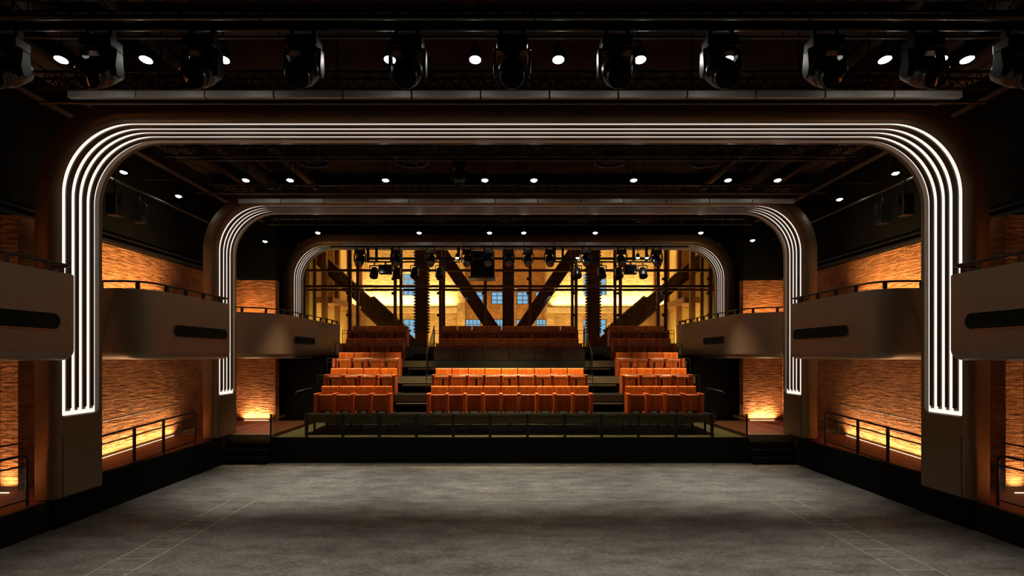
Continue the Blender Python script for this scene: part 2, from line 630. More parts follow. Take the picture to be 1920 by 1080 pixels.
# pale ledges with the uplight slots on the far wall, brick piers between
for nm, a, b in (('left', 657, 858), ('right', 1024, 1288)):
    o = MB().box(X_(a, LY), X_(b, LY), LY - 0.55, LY, 5.82, 6.12).build('wall_ledge', 'stone')
    struct(o)
for nm, a, b in (('left', 858, 872), ('right', 1024, 1040)):
    struct(MB().box(X_(a, LY), X_(b, LY), LY - 0.25, LY, 3.4, 10.59).build('wall_pier_' + nm, 'lobbybrick'))
for s in (-1, 1):
    # gallery slab, timber posts and panels along the lobby sides
    t = thing('lobby_gallery', (0, 0, 0), '%s side gallery slab on timber posts beyond the glass wall' % SIDE[s], 'gallery')
    MB().box(s * 8.9, s * 9.99, 27.0, 33.3, 5.75, 6.05).build('slab', 'timber', t)
    for y in (26.6, 28.6, 30.8, 33.2):
        MB().box(s * 9.05, s * 9.28, y - 0.14, y + 0.14, 3.4, 10.4).build('post', 'timber', t)
    for z in (6.6, 7.05):
        MB().tube([(s * 8.95, 27.0, z), (s * 8.95, 33.2, z)], 0.03, 6).build('handrail', 'mull', t)
    for y, nm in ((25.7, 'near'), (29.4, 'far')):
        for z0, z1 in ((3.4, 5.74), (6.06, 10.5)) if y > 27 else ((3.4, 10.5),):
            o = MB().box(s * 9.6, s * 9.995, y, y + 0.5, z0, z1).build('lobby_pilaster', 'plaster')
            tag(o, '%s pale pilaster on the %s lobby wall%s' % (nm, SIDE[s], '' if y < 27 else (', below the gallery' if z0 < 4 else ', above the gallery')), 'pilaster')

# ------------------------------------------------------------------ great steel frame in the lobby
SY = 27.2
TW = 'dark steel %s behind the glass wall, %s'


def steel_member(name, p0, p1, w, d, label, teeth=None, gusset=False):
    """a riveted box girder between two points of the plane Y = SY"""
    p0, p1 = Vector(p0), Vector(p1)
    L = (p1 - p0).length
    t = (p1 - p0).normalized()
    n = Vector((t.z, 0, -t.x))
    yv = Vector((0, 1, 0))
    root = thing(name, p0, label, 'steel beam')

    def bar(m, a, b, u0, u1, v0, v1):
        vs = [t * q + n * u + yv * v for q in (a, b) for u, v in ((u0, v0), (u1, v0), (u1, v1), (u0, v1))]
        m.add(vs, [(0, 1, 2, 3), (7, 6, 5, 4), (0, 4, 5, 1), (1, 5, 6, 2), (2, 6, 7, 3), (3, 7, 4, 0)])
    m = MB()
    bar(m, 0, L, -w * 0.42, w * 0.42, -d * 0.35, d * 0.35)
    m.build('web', 'rust', root)
    for sg in (-1, 1):
        m = MB()
        bar(m, 0, L, sg * w * 0.42, sg * w * 0.5, -d / 2, d / 2)
        m.build('flange', 'rust', root)
    if teeth:
        a, b = teeth
        wt = w
        if gusset:
            wt = w * 1.3
            m = MB()
            bar(m, a * L, b * L, -wt * 0.5, wt * 0.5, -d * 0.55, -d * 0.5)
            bar(m, a * L, b * L, -wt * 0.5, wt * 0.5, d * 0.5, d * 0.55)
            m.build('gusset_plate', 'rust', root)
        m = MB()
        q = a * L
        while q < b * L:
            for sg in (-1, 1):
                bar(m, q, q + 0.075, sg * wt * 0.5, sg * (wt * 0.5 + 0.085), -d * 0.42, d * 0.42)
            q += 0.155
        tag(m.build('rivet_row', 'rust', root), 'rows of rivet heads along both edges')
    return root


for px, w, lab, te in ((791, 0.60, 'left of centre', (0.12, 0.72)), (953, 0.58, 'at the centre', None), (1112, 0.60, 'right of centre', (0.12, 0.72))):
    steel_member('steel_column', (X_(px, SY), SY, 3.4), (X_(px, SY), SY, 10.4), w, 0.5, TW % ('column', lab), te)
for pa, pb, lab, te in (((742, 618), (575, 462), 'running from far left to the left seats', (0.10, 0.42)),
                        ((925, 618), (825, 470), 'slanting between the left and centre columns', None),
                        ((978, 618), (1085, 460), 'slanting between the centre and right columns', None),
                        ((1158, 620), (1345, 462), 'running from far right to the right seats', (0.10, 0.42))):
    a, b = P(pa[0], pa[1], SY), P(pb[0], pb[1], SY)
    d = (b - a).normalized()
    steel_member('steel_brace', a - d * ((a.z - 3.45) / d.z), b + d * 0.5, 0.64, 0.42, TW % ('brace', lab), te, bool(te))

# ------------------------------------------------------------------ glass wall of the auditorium
for nm, Y, pxs, hz, lab in (('front', 24.35, (571, 656, 741, 826, 910, 994, 1080, 1163, 1248, 1332), (507, 537), 'inner glass wall with bronze mullions behind the seating'),
                            ('rear', 25.45, (590, 671, 752, 832, 1073, 1153, 1234, 1316), (543.5,), 'outer glass wall with bronze mullions just behind the inner one')):
    t = thing('glass_wall', (0, Y, 3.4), lab, 'glass wall')
    xsm = [X_(p, Y) for p in pxs]
    ztop = 8.6
    for x in xsm:
        MB().box(x - 0.07, x + 0.07, -0.05, 0.05, 0, ztop - 3.4).build('mullion', 'mull', t)
    for py in hz:
        z = Z_(py, Y) - 3.4
        MB().box(-9.85, 9.85, -0.045, 0.045, z - 0.055, z + 0.055).build('transom', 'mull', t)
    gx = [-9.85] + xsm + [9.85]
    for a, b in zip(gx, gx[1:]):
        if b - a > 0.2:
            MB().box(a + 0.07, b - 0.07, -0.008, 0.008, 0.02, ztop - 3.42).build('glass_pane', 'glass', t)
    if nm == 'front':
        for x in xsm:
            for py in (550, 591, 523):
                z = Z_(py, Y) - 3.4
                MB().box(x - 0.16, x - 0.07, -0.06, 0.06, z - 0.06, z + 0.06).build('hinge', 'steel', t)

# ------------------------------------------------------------------ portal arches
AX, AZ, AR = 8.05, 7.21, 1.25
ARCHY = (9.38, 14.595, 19.81)
GRO = ((0.16, 0.262), (0.375, 0.468), (0.545, 0.638), (0.725, 0.818), (0.905, 0.955))
GD = 0.030
ZG = 1.95


def upath(z0, n=22):
    """inner line of the portal: (point, outward normal) from left foot to right foot"""
    out = [((-AX, z0), (-1, 0))]
    for i in range(n + 1):
        a = PI - (PI / 2) * i / n
        out.append(((-AX + AR + AR * math.cos(a), AZ - AR + AR * math.sin(a)), (math.cos(a), math.sin(a))))
    for i in range(n + 1):
        a = PI / 2 - (PI / 2) * i / n
        out.append(((AX - AR + AR * math.cos(a), AZ - AR + AR * math.sin(a)), (math.cos(a), math.sin(a))))
    out.append(((AX, z0), (1, 0)))
    return out


def sweep(m, path, prof, close=False, caps=False):
    loops = [[(p[0] + n[0] * e, y, p[1] + n[1] * e) for e, y in prof] for p, n in path]
    m.loops(loops, close, caps, caps)
    return m


def arc(cx, cy, r, a0, a1, n):
    return [(cx + r * math.cos(a0 + (a1 - a0) * i / n), cy + r * math.sin(a0 + (a1 - a0) * i / n)) for i in range(n + 1)]


def build_arch(k, Y0, z0):
    lab = ('front portal arch of dark bronze with glowing grooved inner face', 'middle portal arch of dark bronze, framed by the front one',
           'rear portal arch of dark bronze standing around the glass wall')[k]
    t = thing('portal_arch', (0, Y0, 0), lab, 'arch')
    full = upath(z0)
    up = upath(ZG)
    # casing: front face, rounded near edge, outer face, rear face
    prof = [(0, 1.03), (0, 1.09), (0.012, 1.122), (0.045, 1.135), (0.37, 1.135), (0.37, 0.03), (0.36, 0.008), (0.34, 0)]
    prof += arc(0.16, 0.16, 0.16, -PI / 2, -PI, 8)
    sweep(MB(), full, prof).build('casing', 'bronze', t, smooth=40)
    # white lined recess
    sweep(MB(), up, [(0, 0.159), (GD, 0.161), (GD, 0.95), (0.004, 1.031)]).build('groove_liner', 'liner', t, smooth=25)
    # dark ribs between the grooves
    rp = upath(ZG + 0.15)
    for a, b in zip(GRO, GRO[1:]):
        sweep(MB(), rp, [(GD, a[1]), (0.006, a[1]), (0, a[1] + 0.006), (0, b[0] - 0.006), (0.006, b[0]), (GD, b[0])], False).build('rib', 'rib', t, smooth=30)
    # light diffusers on the groove floors
    for a, b in GRO:
        sweep(MB(), upath(ZG + 0.03), [(GD - 0.003, a + 0.004), (GD - 0.003, b - 0.004)]).build('light_strip', 'led', t, smooth=60)
    for s in (-1, 1):
        # foot: plain inner face below the recess, with its lip and rounded corners
        m = MB().box(s * (AX + 0.002), s * (AX + 0.08), 0.158, 1.035, z0, ZG)
        for (yc, sy, r) in ((0.16, 1, 0.07), (1.03, -1, 0.13)):
            pts = [(s * AX, yc, ZG)] + [(s * AX, yc + sy * (r - r * math.sin(q)), ZG + r - r * math.cos(q)) for q in [PI / 2 * i / 6 for i in range(7)][::-1]]
            m.prism(pts, (s * GD, 0, 0))
        m.build('foot', 'bronze', t)
        m = MB().box(s * (AX - 0.012), s * (AX + 0.02), 0.17, 1.09, z0 + 0.01, 1.62)
        m.build('kick_panel', 'bronze', t, bevel=0.006)
        MB().box(s * (AX + GD - 0.006), s * (AX + GD - 0.003), 0.23, 0.90, ZG + 0.03, ZG + 0.10).build('light_strip', 'led', t)
    return t


for k, (Y0, z0) in enumerate(zip(ARCHY, (0.52, 0.80, 0.82))):
    build_arch(k, Y0, z0)

# ------------------------------------------------------------------ side balconies
BX, BT, BB = 7.57, 4.46, 2.98
OUTX = 9.58


def outline(Y0, Y1, r0, r1, d, notch=None, n=12):
    """inner side rounded plan of a balcony in +X, inset by d"""
    pts = [(OUTX, Y0 + d)]
    for i in range(n + 1):
        a = -PI / 2 - PI / 2 * i / n
        pts.append((BX + r0 + (r0 - d) * math.cos(a), Y0 + r0 + (r0 - d) * math.sin(a)))
    for i in range(n + 1):
        a = PI - PI / 2 * i / n
        pts.append((BX + r1 + (r1 - d) * math.cos(a), Y1 - r1 + (r1 - d) * math.sin(a)))
    if notch:
        pts += [(notch[0] - d, Y1 - d), (notch[0] - d, notch[1] - d), (OUTX, notch[1] - d)]
    else:
        pts += [(OUTX, Y1 - d)]
    return pts


def balcony(s, which, Y0, Y1, r0, r1, slot, notch=None):
    lab = '%s balcony with dark oval slot, %s' % (SIDE[s], which)
    t = thing('balcony', (0, 0, 0), lab, 'balcony')
    rf = 0.18
    L = []
    ol = lambda d, z: [(s * x, y, z) for x, y in outline(Y0, Y1, r0, r1, d, notch)]
    for i in range(7):
        q = PI / 2 * i / 6
        L.append(ol(rf * (1 - math.sin(q)), BB + rf * (1 - math.cos(q))))
    L += [ol(0, BT - 0.015), ol(0.015, BT), ol(0.09, BT), ol(0.10, BT - 0.01), ol(0.10, 3.3)]
    MB().loops(L, True, True, True).build('parapet', 'balcony', t, smooth=35)
    # slot with rim
    y0, y1 = slot
    h = 0.135
    zc = CAMZ + 0.58

    def capsule(hh, e):
        pts = []
        for i in range(11):
            a = -PI / 2 + PI * i / 10
            pts.append((y1 - h + hh * math.cos(a), zc + hh * math.sin(a)))
        for i in range(11):
            a = PI / 2 + PI * i / 10
            pts.append((y0 + h + hh * math.cos(a), zc + hh * math.sin(a)))
        return [(s * (BX - e), y, z) for y, z in pts]
    sl = MB().prism(capsule(h, 0.006), (s * 0.01, 0, 0)).build('slot', 'slot', t)
    MB().loops([capsule(h - 0.005, 0.004), capsule(h - 0.005, 0.014), capsule(h + 0.016, 0.012), capsule(h + 0.018, -0.002)], True).build('slot_rim', 'rim', t, smooth=50)
    # handrail on short posts
    path = [(s * x, y, BT + 0.15) for x, y in outline(Y0, Y1, r0, r1, 0.06, None)]
    if notch:
        path = path[:-1] + [(s * (notch[0] - 0.12), Y1 - 0.06, BT + 0.15)]
    else:
        path = path[:-1] + [(s * (BX + 0.5), Y1 - 0.06, BT + 0.15)]
    MB().tube(path, 0.022, 8).build('handrail', 'steel', t, smooth=60)
    acc, step = 0.35, 0.72
    for a, b in zip(path, path[1:]):
        a, b = Vector(a), Vector(b)
        ln = (b - a).length
        while acc < ln:
            p = a + (b - a) * (acc / ln)
            MB().box(p.x - 0.03, p.x + 0.03, p.y - 0.03, p.y + 0.03, BT - 0.005, BT + 0.14).build('rail_post', 'steel', t)
            acc += step
        acc -= ln
    return t


for s in (-1, 1):
    balcony(s, 'nearest, before the front arch', 3.6, ARCHY[0] - 0.03, 0.5, 0.22, (6.5, 8.92))
    balcony(s, 'between the front and middle arches', 11.0, ARCHY[1] - 0.03, 0.5, 0.22, (11.95, 14.26))
    balcony(s, 'farthest, running past the rear arch', 16.85, 24.1, 1.3, 0.2, (18.75, 20.8), (8.03, 19.78))

# ------------------------------------------------------------------ side ramps, stage edge, plinths
for s in (-1, 1):
    L_ = SIDE[s]
    m = MB()
    ys = [-2.99, 9.4, 15.4, 18.74]
    poly = [(s * 8.2, -2.99, 0.0)] + [(s * 8.2, y, RAMP(max(y, 9.4))) for y in ys] + [(s * 8.2, 18.74, 0.0)]
    m.prism(poly, (s * (XW - 0.002 - 8.2), 0, 0))
    tag(m.build('side_ramp', 'carpet'), 'red floored ramp rising along the %s brick wall' % L_, 'ramp')
    # stage edge kerb between the arches, and its lower run before the front arch
    m = MB().box(s * 8.07, s * 8.198, 10.53, 15.0, 0, 0.74)
    tag(m.build('stage_kerb', 'blackwall'), 'dark %s stage kerb between front and middle arches' % L_, 'kerb')
    m = MB().box(s * 8.10, s * 8.198, -2.9, 9.35, 0, 0.50)
    tag(m.build('stage_kerb', 'black'), 'dark %s stage kerb before the front arch' % L_, 'kerb')
    m = MB().box(s * 8.05, s * 8.198, 9.36, 10.525, 0, 0.515)
    tag(m.build('arch_plinth', 'blackwall'), 'black plinth under the %s foot of the front arch' % L_, 'plinth')
    # steps beside the seating platform, up to the side floor
    t = thing('stair', (0, 0, 0), '%s black steps rising from the stage beside the platform' % L_, 'stair')
    for i, (y0, z1) in enumerate(((15.02, 0.20), (15.14, 0.40), (15.26, 0.60))):
        MB().box(s * 6.87, s * 8.06, y0, 15.6, (0, 0.2, 0.4)[i], z1).build('step', 'black', t, bevel=0.006)
    o = MB().box(s * 6.87, s * 8.19, 15.38 + 0.222, 18.74, 0, 0.79).build('side_landing', 'carpet')
    tag(o, 'red %s landing beyond the steps, below the lit end brick' % L_, 'landing')
    MB().box(s * 6.87, s * 8.19, 15.40, 15.60, 0.60, 0.79).build('nosing', 'deck', t)
    # light slots in the floor at the foot of the brick
    for nm, y0, y1, yy in (('before the front arch', 3.0, 9.2, 7.0), ('between front and middle arches', 10.7, 15.2, 13.0)):
        za, zb = RAMP(max(9.4, y0)), RAMP(max(9.4, y1))
        xq = s * (XW - 0.03)
        pts = [(xq, y0, za + 0.002), (xq, y1, zb + 0.002), (xq, y1, zb + 0.012), (xq, y0, za + 0.012)]
        o = MB().prism(pts, (s * 0.012, 0, 0)).build('floor_light', 'strip')
        tag(o, 'thin glowing floor light along the %s wall %s' % (L_, nm), 'light')
    o = MB().box(s * 8.45, s * 9.3, 18.715, 18.73, 0.801, 0.812).build('floor_light', 'strip')
    tag(o, 'short glowing floor light at the foot of the %s end brick' % L_, 'light')
    o = MB().box(s * 9.29, s * 9.56, 9.84, 9.86, 0.522, 0.535).build('floor_light', 'strip')
    tag(o, 'small floor light before the %s brick pilaster' % L_, 'light')

# guard rails on the ramps
def guard(s, y0, y1, posts, lab, drop_end):
    t = thing('guard_rail', (0, 0, 0), lab, 'railing')
    x = s * 8.30
    zt = lambda y: RAMP(max(y, 9.4)) + 0.86
    ya, yb = y0, y1
    MB().tube([(x, ya, zt(ya)), (x, yb - 0.08, zt(yb)), (x, yb - 0.02, zt(yb) - 0.03), (x, yb, zt(yb) - 0.09), (x, yb, RAMP(max(yb, 9.4)))], 0.024, 8).build('top_rail', 'steel', t, smooth=60)
    MB().tube([(x, ya, zt(ya) - 0.17), (x, yb, zt(yb) - 0.17)], 0.016, 6).build('middle_rail', 'steel', t, smooth=60)
    MB().tube([(x, ya, zt(ya) - 0.76), (x, yb, zt(yb) - 0.76)], 0.016, 6).build('bottom_rail', 'steel', t, smooth=60)
    for y in posts:
        MB().box(x - 0.02, x + 0.02, y - 0.03, y + 0.03, RAMP(max(y, 9.4)), zt(y) - 0.015).build('post', 'steel', t)
    p = [(x, ya, zt(ya) - 0.75), (x, yb - 0.03, zt(yb) - 0.75), (x, yb - 0.03, zt(yb) - 0.19), (x, ya, zt(ya) - 0.19)]
    MB().prism(p, (0.008, 0, 0)).build('glass_panel', 'glass', t)
    return t


for s in (-1, 1):
    guard(s, 10.62, 14.05, (10.75, 11.75, 12.75), 'dark %s ramp railing between front and middle arches' % SIDE[s], True)
    guard(s, 4.0, 9.12, (4.5, 5.9, 7.3), 'dark %s ramp railing ending before the front arch' % SIDE[s], True)
    # wall handrails
    for lab, ya, yb, dz in (('beyond the front arch', 10.6, 15.3, 0.90), ('before the front arch', 4.0, 10.0, 0.90)):
        t = thing('wall_handrail', (0, 0, 0), 'thin handrail on the %s brick wall %s' % (SIDE[s], lab), 'handrail')
        x = s * (9.46 if yb > 12 else 9.18)
        f = lambda y: RAMP(max(9.4, y)) + dz
        pts = [(x, ya, f(ya)), (x, yb, f(yb))]
        if yb > 12: pts += [(x, yb + 0.04, f(yb) - 0.05), (x, yb + 0.04, RAMP(yb))]
        MB().tube(pts, 0.018, 6).build('rail', 'steel', t, smooth=60)
        y = ya + 0.6
        while y < yb:
            w = s * (XW - 0.003)
            MB().tube([(x, y, f(y)), (x, y, f(y) - 0.07), (w, y, f(y) - 0.07)], 0.009, 6).build('bracket', 'steel', t)
            y += 1.15
# ------------------------------------------------------------------ floor markings
ml = MB()
o = MB().box(-5.45 - 1.5, 6.0 + 0.5, 11.32, 11.335, 0.0005, 0.003).build('floor_line', 'line')
tag(o, 'long pale line across the stage floor', 'floor marking')
for s in (-1, 1):
    c = -5.685 if s < 0 else 5.745
    t = thing('ladder_marking', (c, 0, 0), 'pale ladder shaped line marking on the %s stage floor' % SIDE[s], 'floor marking')
    for dx in (-0.275, 0.275):
        MB().box(dx - 0.007, dx + 0.007, 4.0, 11.32, 0.0005, 0.003).build('side_line', 'line', t)
    for i in range(17):
        y = 10.9 - 0.41 * i
        MB().box(-0.268, 0.268, y - 0.006, y + 0.006, 0.0005, 0.003).build('rung_line', 'line', t)

# ------------------------------------------------------------------ seating platform and glass balustrade
t = thing('seating_platform', (0, 0, 0), 'long black platform front at the back of the stage', 'platform')
MB().box(-6.85, 6.85, 15.27, 15.33, 0, 0.70).build('fascia', 'black', t)
MB().box(-6.85, 6.85, 15.33, 19.3, 0.60, 0.695).build('deck', 'deck', t)
t = thing('glass_balustrade', (0, 15.30, 0.70), 'low glass balustrade along the top of the black platform', 'balustrade')
posts = [508, 575, 643, 711, 781, 850, 919, 989, 1059, 1128, 1197, 1267, 1335, 1400]
px_ = [X_(p, 15.3) for p in posts]
ZR = Z_(775, 15.3) - 0.70
for i, x in enumerate(px_):
    thin = i in (0, 13)
    w = 0.02 if thin else 0.042
    MB().box(x - w, x + w, -0.025, 0.025, 0, ZR - 0.02).build('post', 'steel', t)
MB().box(px_[1] - 0.04, px_[12] + 0.04, -0.03, 0.03, ZR - 0.035, ZR).build('top_rail', 'steel', t, bevel=0.006)
MB().box(px_[0], px_[13], -0.02, 0.02, 0, 0.03).build('bottom_rail', 'steel', t)
for a, b in zip(px_, px_[1:]):
    MB().box(a + 0.045, b - 0.045, -0.006, 0.006, 0.03, ZR - 0.036).build('glass_panel', 'railglass', t)

# ------------------------------------------------------------------ seating tiers
YR, ZRW, DY, DZ = 16.17, 1.287, 1.1, 0.534
RN = ['front', 'second', 'third', 'fourth', 'back']
for k in range(5):
    y0 = YR - 0.14 + DY * k
    z = ZRW + DZ * k
    t = thing('seating_tier', (0, y0, z), 'dark stepped deck under the %s row of seats' % RN[k], 'seating tier')
    xe = 6.2 + 0.075 * k
    MB().box(-xe, xe, 0.032, DY - 0.004, -0.05, 0).build('deck', 'black', t)
    MB().box(-xe, xe, 0.001, 0.031, -0.23 if k < 4 else -0.42, 0).build('fascia', 'deck', t)
    for x in (-5.9, -4.8, -3.66, -2.6, -1.3, 0, 1.3, 2.6, 3.66, 4.8, 5.9):
        lo = (0.70 if k < 3 else 0.0) - z
        MB().box(x - 0.025, x + 0.025, 0.06, 0.11, lo, -0.23).build('support_leg', 'steel', t)
    for x in (-3.06, 3.06):
        # half step in each aisle
        if 0 < k:
            st = MB().box(x - 0.55, x + 0.55, -0.30, 0.0, -DZ / 2 - 0.05, -DZ / 2)
            st.build('half_step', 'darkdeck', t)
            MB().box(x - 0.55, x - 0.50, -0.28, -0.02, -DZ + 0.002, -DZ / 2 - 0.05).build('step_bracket', 'black', t)
# dark front wall for the raised centre block
t = thing('dark_parapet', (0, 0, 0), 'dark panelled wall in front of the raised centre rows', 'parapet')
yq = 19.32
zq = ZRW + DZ * 3
wq = 5.5
for i in range(6):
    a = -2.75 + wq * i / 6
    MB().box(a + 0.015, a + wq / 6 - 0.015, yq - 0.03, yq, zq + 0.03, zq + 0.43).build('panel', 'darkdeck', t)
MB().box(-2.78, 2.78, yq - 0.02, yq - 0.005, zq - 0.42, zq + 0.02).build('skirt', 'green', t)

# ------------------------------------------------------------------ seats
def make_seat(w):
    t = thing('tip_up_seat', (0, 0, 0), 'x', 'seat', 'orange timber tip-up seats')
    aw = 0.095
    # armrest slab at the left, from the floor up
    def arm(x):
        prof = [(0.0, 0.0), (0.0, 0.60)] + [(0.03 - 0.03 * math.cos(q), 0.60 + 0.03 * math.sin(q)) for q in (0.5, 1.0, 1.57)] + [(0.44, 0.63), (0.44, 0.0)]
        return MB().prism([(x - aw / 2, y, z) for y, z in prof], (aw, 0, 0)).build('armrest', 'arm', t, bevel=0.006)
    arm(-w / 2)
    # tipped seat pan, leaning
    pw = w - aw - 0.024
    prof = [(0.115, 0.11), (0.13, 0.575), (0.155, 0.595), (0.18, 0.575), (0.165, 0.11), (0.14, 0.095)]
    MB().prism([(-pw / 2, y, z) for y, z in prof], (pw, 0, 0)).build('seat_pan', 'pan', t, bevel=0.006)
    # backrest, slightly reclined, thick rounded top
    bw = w - 0.026
    prof = [(0.46, 0.36), (0.53, 0.80), (0.55, 0.828), (0.585, 0.832), (0.61, 0.81), (0.55, 0.36)]
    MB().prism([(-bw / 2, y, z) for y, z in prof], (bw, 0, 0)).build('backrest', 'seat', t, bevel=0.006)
    # steel bracket under the pan
    MB().box(-pw / 2 + 0.06, -pw / 2 + 0.09, 0.16, 0.46, 0.0, 0.14).box(pw / 2 - 0.09, pw / 2 - 0.06, 0.16, 0.46, 0.0, 0.14).box(-pw / 2 + 0.06, pw / 2 - 0.06, 0.28, 0.31, 0.10, 0.14).build('support_bracket', 'steel', t)
    return t


def end_arm_of(seat, w):
    a = [c for c in seat.children if c.name.startswith('armrest')][0]
    c = a.copy()
    COL.objects.link(c)
    c.parent = seat
    c.location = (w, 0, 0)


PROTO = {}
def place_row(block, k, x0, w, n):
    for i in range(n):
        lab = 'orange timber tip-up seat, %s in %s row of %s block' % (nth(i, n), RN[k], block)
        loc = (x0 + w * (i + 0.5), YR + DY * k, ZRW + DZ * k)
        if w not in PROTO:
            sobj = PROTO[w] = make_seat(w)
            sobj.location = loc
            sobj['label'] = lab
        else:
            src = PROTO[w]
            sobj = dup(src, loc, lab)
        rows_end.append((sobj, w, i == n - 1))


rows_end = []
for k in range(5):
    place_row('left', k, -5.90 - 0.075 * k, 0.556, 4)
    place_row('right', k, 3.62 + 0.075 * k, 0.556, 4)
    if k != 2:
        if k < 2: place_row('centre', k, -2.475, 0.551, 9)
        else: place_row('centre', k, -2.63, 0.584, 9)
for sobj, w, last in rows_end:
    if last: end_arm_of(sobj, w)


def row_rail(block, k, xa, xb, nposts, h=0.62):
    y = YR - 0.09 + DY * k
    z = ZRW + DZ * k
    t = thing('row_rail', (0, y, z), 'thin two bar rail before the %s row of the %s seat block' % (RN[k], block), 'rail')
    MB().tube([(xa, 0, 0), (xa, 0, h - 0.03), (xa + 0.03, 0, h), (xb - 0.03, 0, h), (xb, 0, h - 0.03), (xb, 0, 0)], 0.014, 6).build('top_bar', 'pipe', t, smooth=60)
    MB().tube([(xa, 0, h - 0.12), (xb, 0, h - 0.12)], 0.012, 6).build('lower_bar', 'pipe', t, smooth=60)
    for i in range(nposts):
        x = xa + (xb - xa) * (i + 0.5) / nposts
        MB().box(x - 0.028, x + 0.028, -0.02, 0.02, 0, h - 0.13).build('post', 'steel', t)


for k in range(1, 5):
    row_rail('left', k, -6.10 - 0.075 * k, -3.66 - 0.075 * k, 3)
    row_rail('right', k, 3.60 + 0.075 * k, 6.04 + 0.075 * k, 3)
row_rail('centre', 1, -2.68, 2.68, 5)
row_rail('centre', 3, -2.80, 2.80, 6)
row_rail('centre', 4, -2.86, 2.86, 6)
for s in (-1, 1):
    # slanting glass guards at the sides of the raised centre rows, small outer hand loops
    t = thing('aisle_guard', (0, 0, 0), 'slanting glass guard on the %s side of the raised centre rows' % SIDE[s], 'railing')
    x = s * 2.84
    zb = lambda y: ZRW + DZ * ((y - YR) / DY)
    p = [(x, 18.3, zb(18.3) + 0.10), (x, 20.2, zb(20.2) + 0.1), (x, 20.2, zb(20.2) + 0.95), (x, 18.3, zb(18.3) + 0.80)]
    MB().prism(p, (0.01, 0, 0)).build('glass_panel', 'railglass', t)
    MB().tube([p[3], p[2]], 0.014, 6).build('top_rail', 'pipe', t, smooth=60)
    for q, y in ((0.8, 18.32), (0.95, 20.18)):
        MB().box(x - 0.02, x + 0.02, y - 0.02, y + 0.02, ZRW + DZ * (2 if y < 19 else 3), zb(y) + q).build('post', 'steel', t)
    t = thing('hand_loop', (0, 0, 0), 'thin curved hand loop outside the %s end of the front row' % SIDE[s], 'railing')
    x = s * 6.12
    MB().tube([(x, 16.6, ZRW), (x, 16.6, ZRW + 0.72), (x + s * 0.02, 16.55, ZRW + 0.78), (x + s * 0.3, 16.1, ZRW + 0.70), (x + s * 0.33, 16.05, ZRW + 0.62)], 0.014, 6).build('rail', 'steel', t, smooth=60)

# ------------------------------------------------------------------ overhead rig
def pipe_run(name, xa, xb, Y, z, r, lab, mat='pipe', cat='pipe'):
    t = thing(name, (0, Y, z), lab, cat)
    MB().tube([(xa, 0, 0), (xb, 0, 0)], r, 8).build('pipe', mat, t, smooth=60)
    n = max(2, round((xb - xa) / 3.2))
    for i in range(n):
        x = xa + (xb - xa) * (i + 0.5) / n + 0.21
        MB().tube([(x, 0, r * 0.5), (x, 0, 8.7 - z)], 0.008, 5).build('hanger', 'steel', t)
    return t


def truss(xa, xb, Y, z, h, lab):
    """lattice girder: two chords joined by zigzag bars"""
    t = thing('lattice_truss', (0, Y, z), lab, 'truss')
    for zz, yy in ((0, 0), (h, -h * 0.5), (h, h * 0.5)):
        MB().tube([(xa, yy, zz), (xb, yy, zz)], 0.022, 6).build('chord', 'steel', t, smooth=60)
    m = MB()
    n = int((xb - xa) / (h * 1.15))
    for i in range(n):
        a = xa + (xb - xa) * i / n
        b = xa + (xb - xa) * (i + 0.5) / n
        c = xa + (xb - xa) * (i + 1) / n
        for yy in (-h * 0.5, h * 0.5):
            m.tube([(a, yy, h), (b, 0, 0)], 0.010, 4, False).tube([(b, 0, 0), (c, yy, h)], 0.010, 4, False)
    m.build('lacing', 'steel', t)
    for q in (-0.31, -0.12, 0.13, 0.30):
        MB().tube([((xb - xa) * q, 0, h), ((xb - xa) * q, 0, 8.7 - z)], 0.010, 5).build('hanger', 'steel', t)
    return t


def make_head():
    t = thing('moving_head', (0, 0, 0), 'x', 'spotlight')
    for x in (-0.12, 0.12):
        MB().box(x - 0.02, x + 0.02, -0.035, 0.035, -0.09, 0.05).build('clamp', 'fixture', t)
    MB().box(-0.17, 0.17, -0.11, 0.11, -0.22, -0.09).build('base', 'fixture', t, bevel=0.02)
    for s in (-1, 1):
        pr = [(-0.05, -0.235), (0.05, -0.235), (0.075, -0.42), (0.05, -0.50), (0.0, -0.525), (-0.05, -0.50), (-0.075, -0.42)]
        MB().prism([(s * 0.175, y, z) for y, z in pr], (s * 0.03, 0, 0)).build('yoke_arm', 'fixture', t, bevel=0.01)
    MB().box(-0.205, 0.205, -0.06, 0.06, -0.245, -0.22).build('yoke_bridge', 'fixture', t, bevel=0.01)
    d = Vector((0, -0.80, -0.60))
    c = Vector((0, 0, -0.455))
    body = MB().lathe(c, d, [(-0.24, 0.0), (-0.235, 0.10), (-0.20, 0.135), (-0.02, 0.15), (0.08, 0.15), (0.12, 0.128), (0.24, 0.132), (0.255, 0.125), (0.235, 0.116), (0.23, 0.0)], 28).build('head', 'fixture', t, smooth=35)
    for q in (0.135, 0.165, 0.195):
        MB().lathe(c, d, [(q, 0.125), (q, 0.137), (q + 0.012, 0.137), (q + 0.012, 0.125)], 28).build('cooling_ring', 'fixture', body, smooth=35)
    MB().lathe(c, d, [(0.252, 0.0), (0.248, 0.06), (0.236, 0.116)], 28).build('lens', 'lens', t, smooth=60)
    return t


HEAD = make_head()
first = [True]


def place_head(loc, lab, group):
    if first[0]:
        first[0] = False
        HEAD.location = loc
        HEAD['label'] = lab
        HEAD['group'] = group
    else:
        dup(HEAD, loc, lab, group)


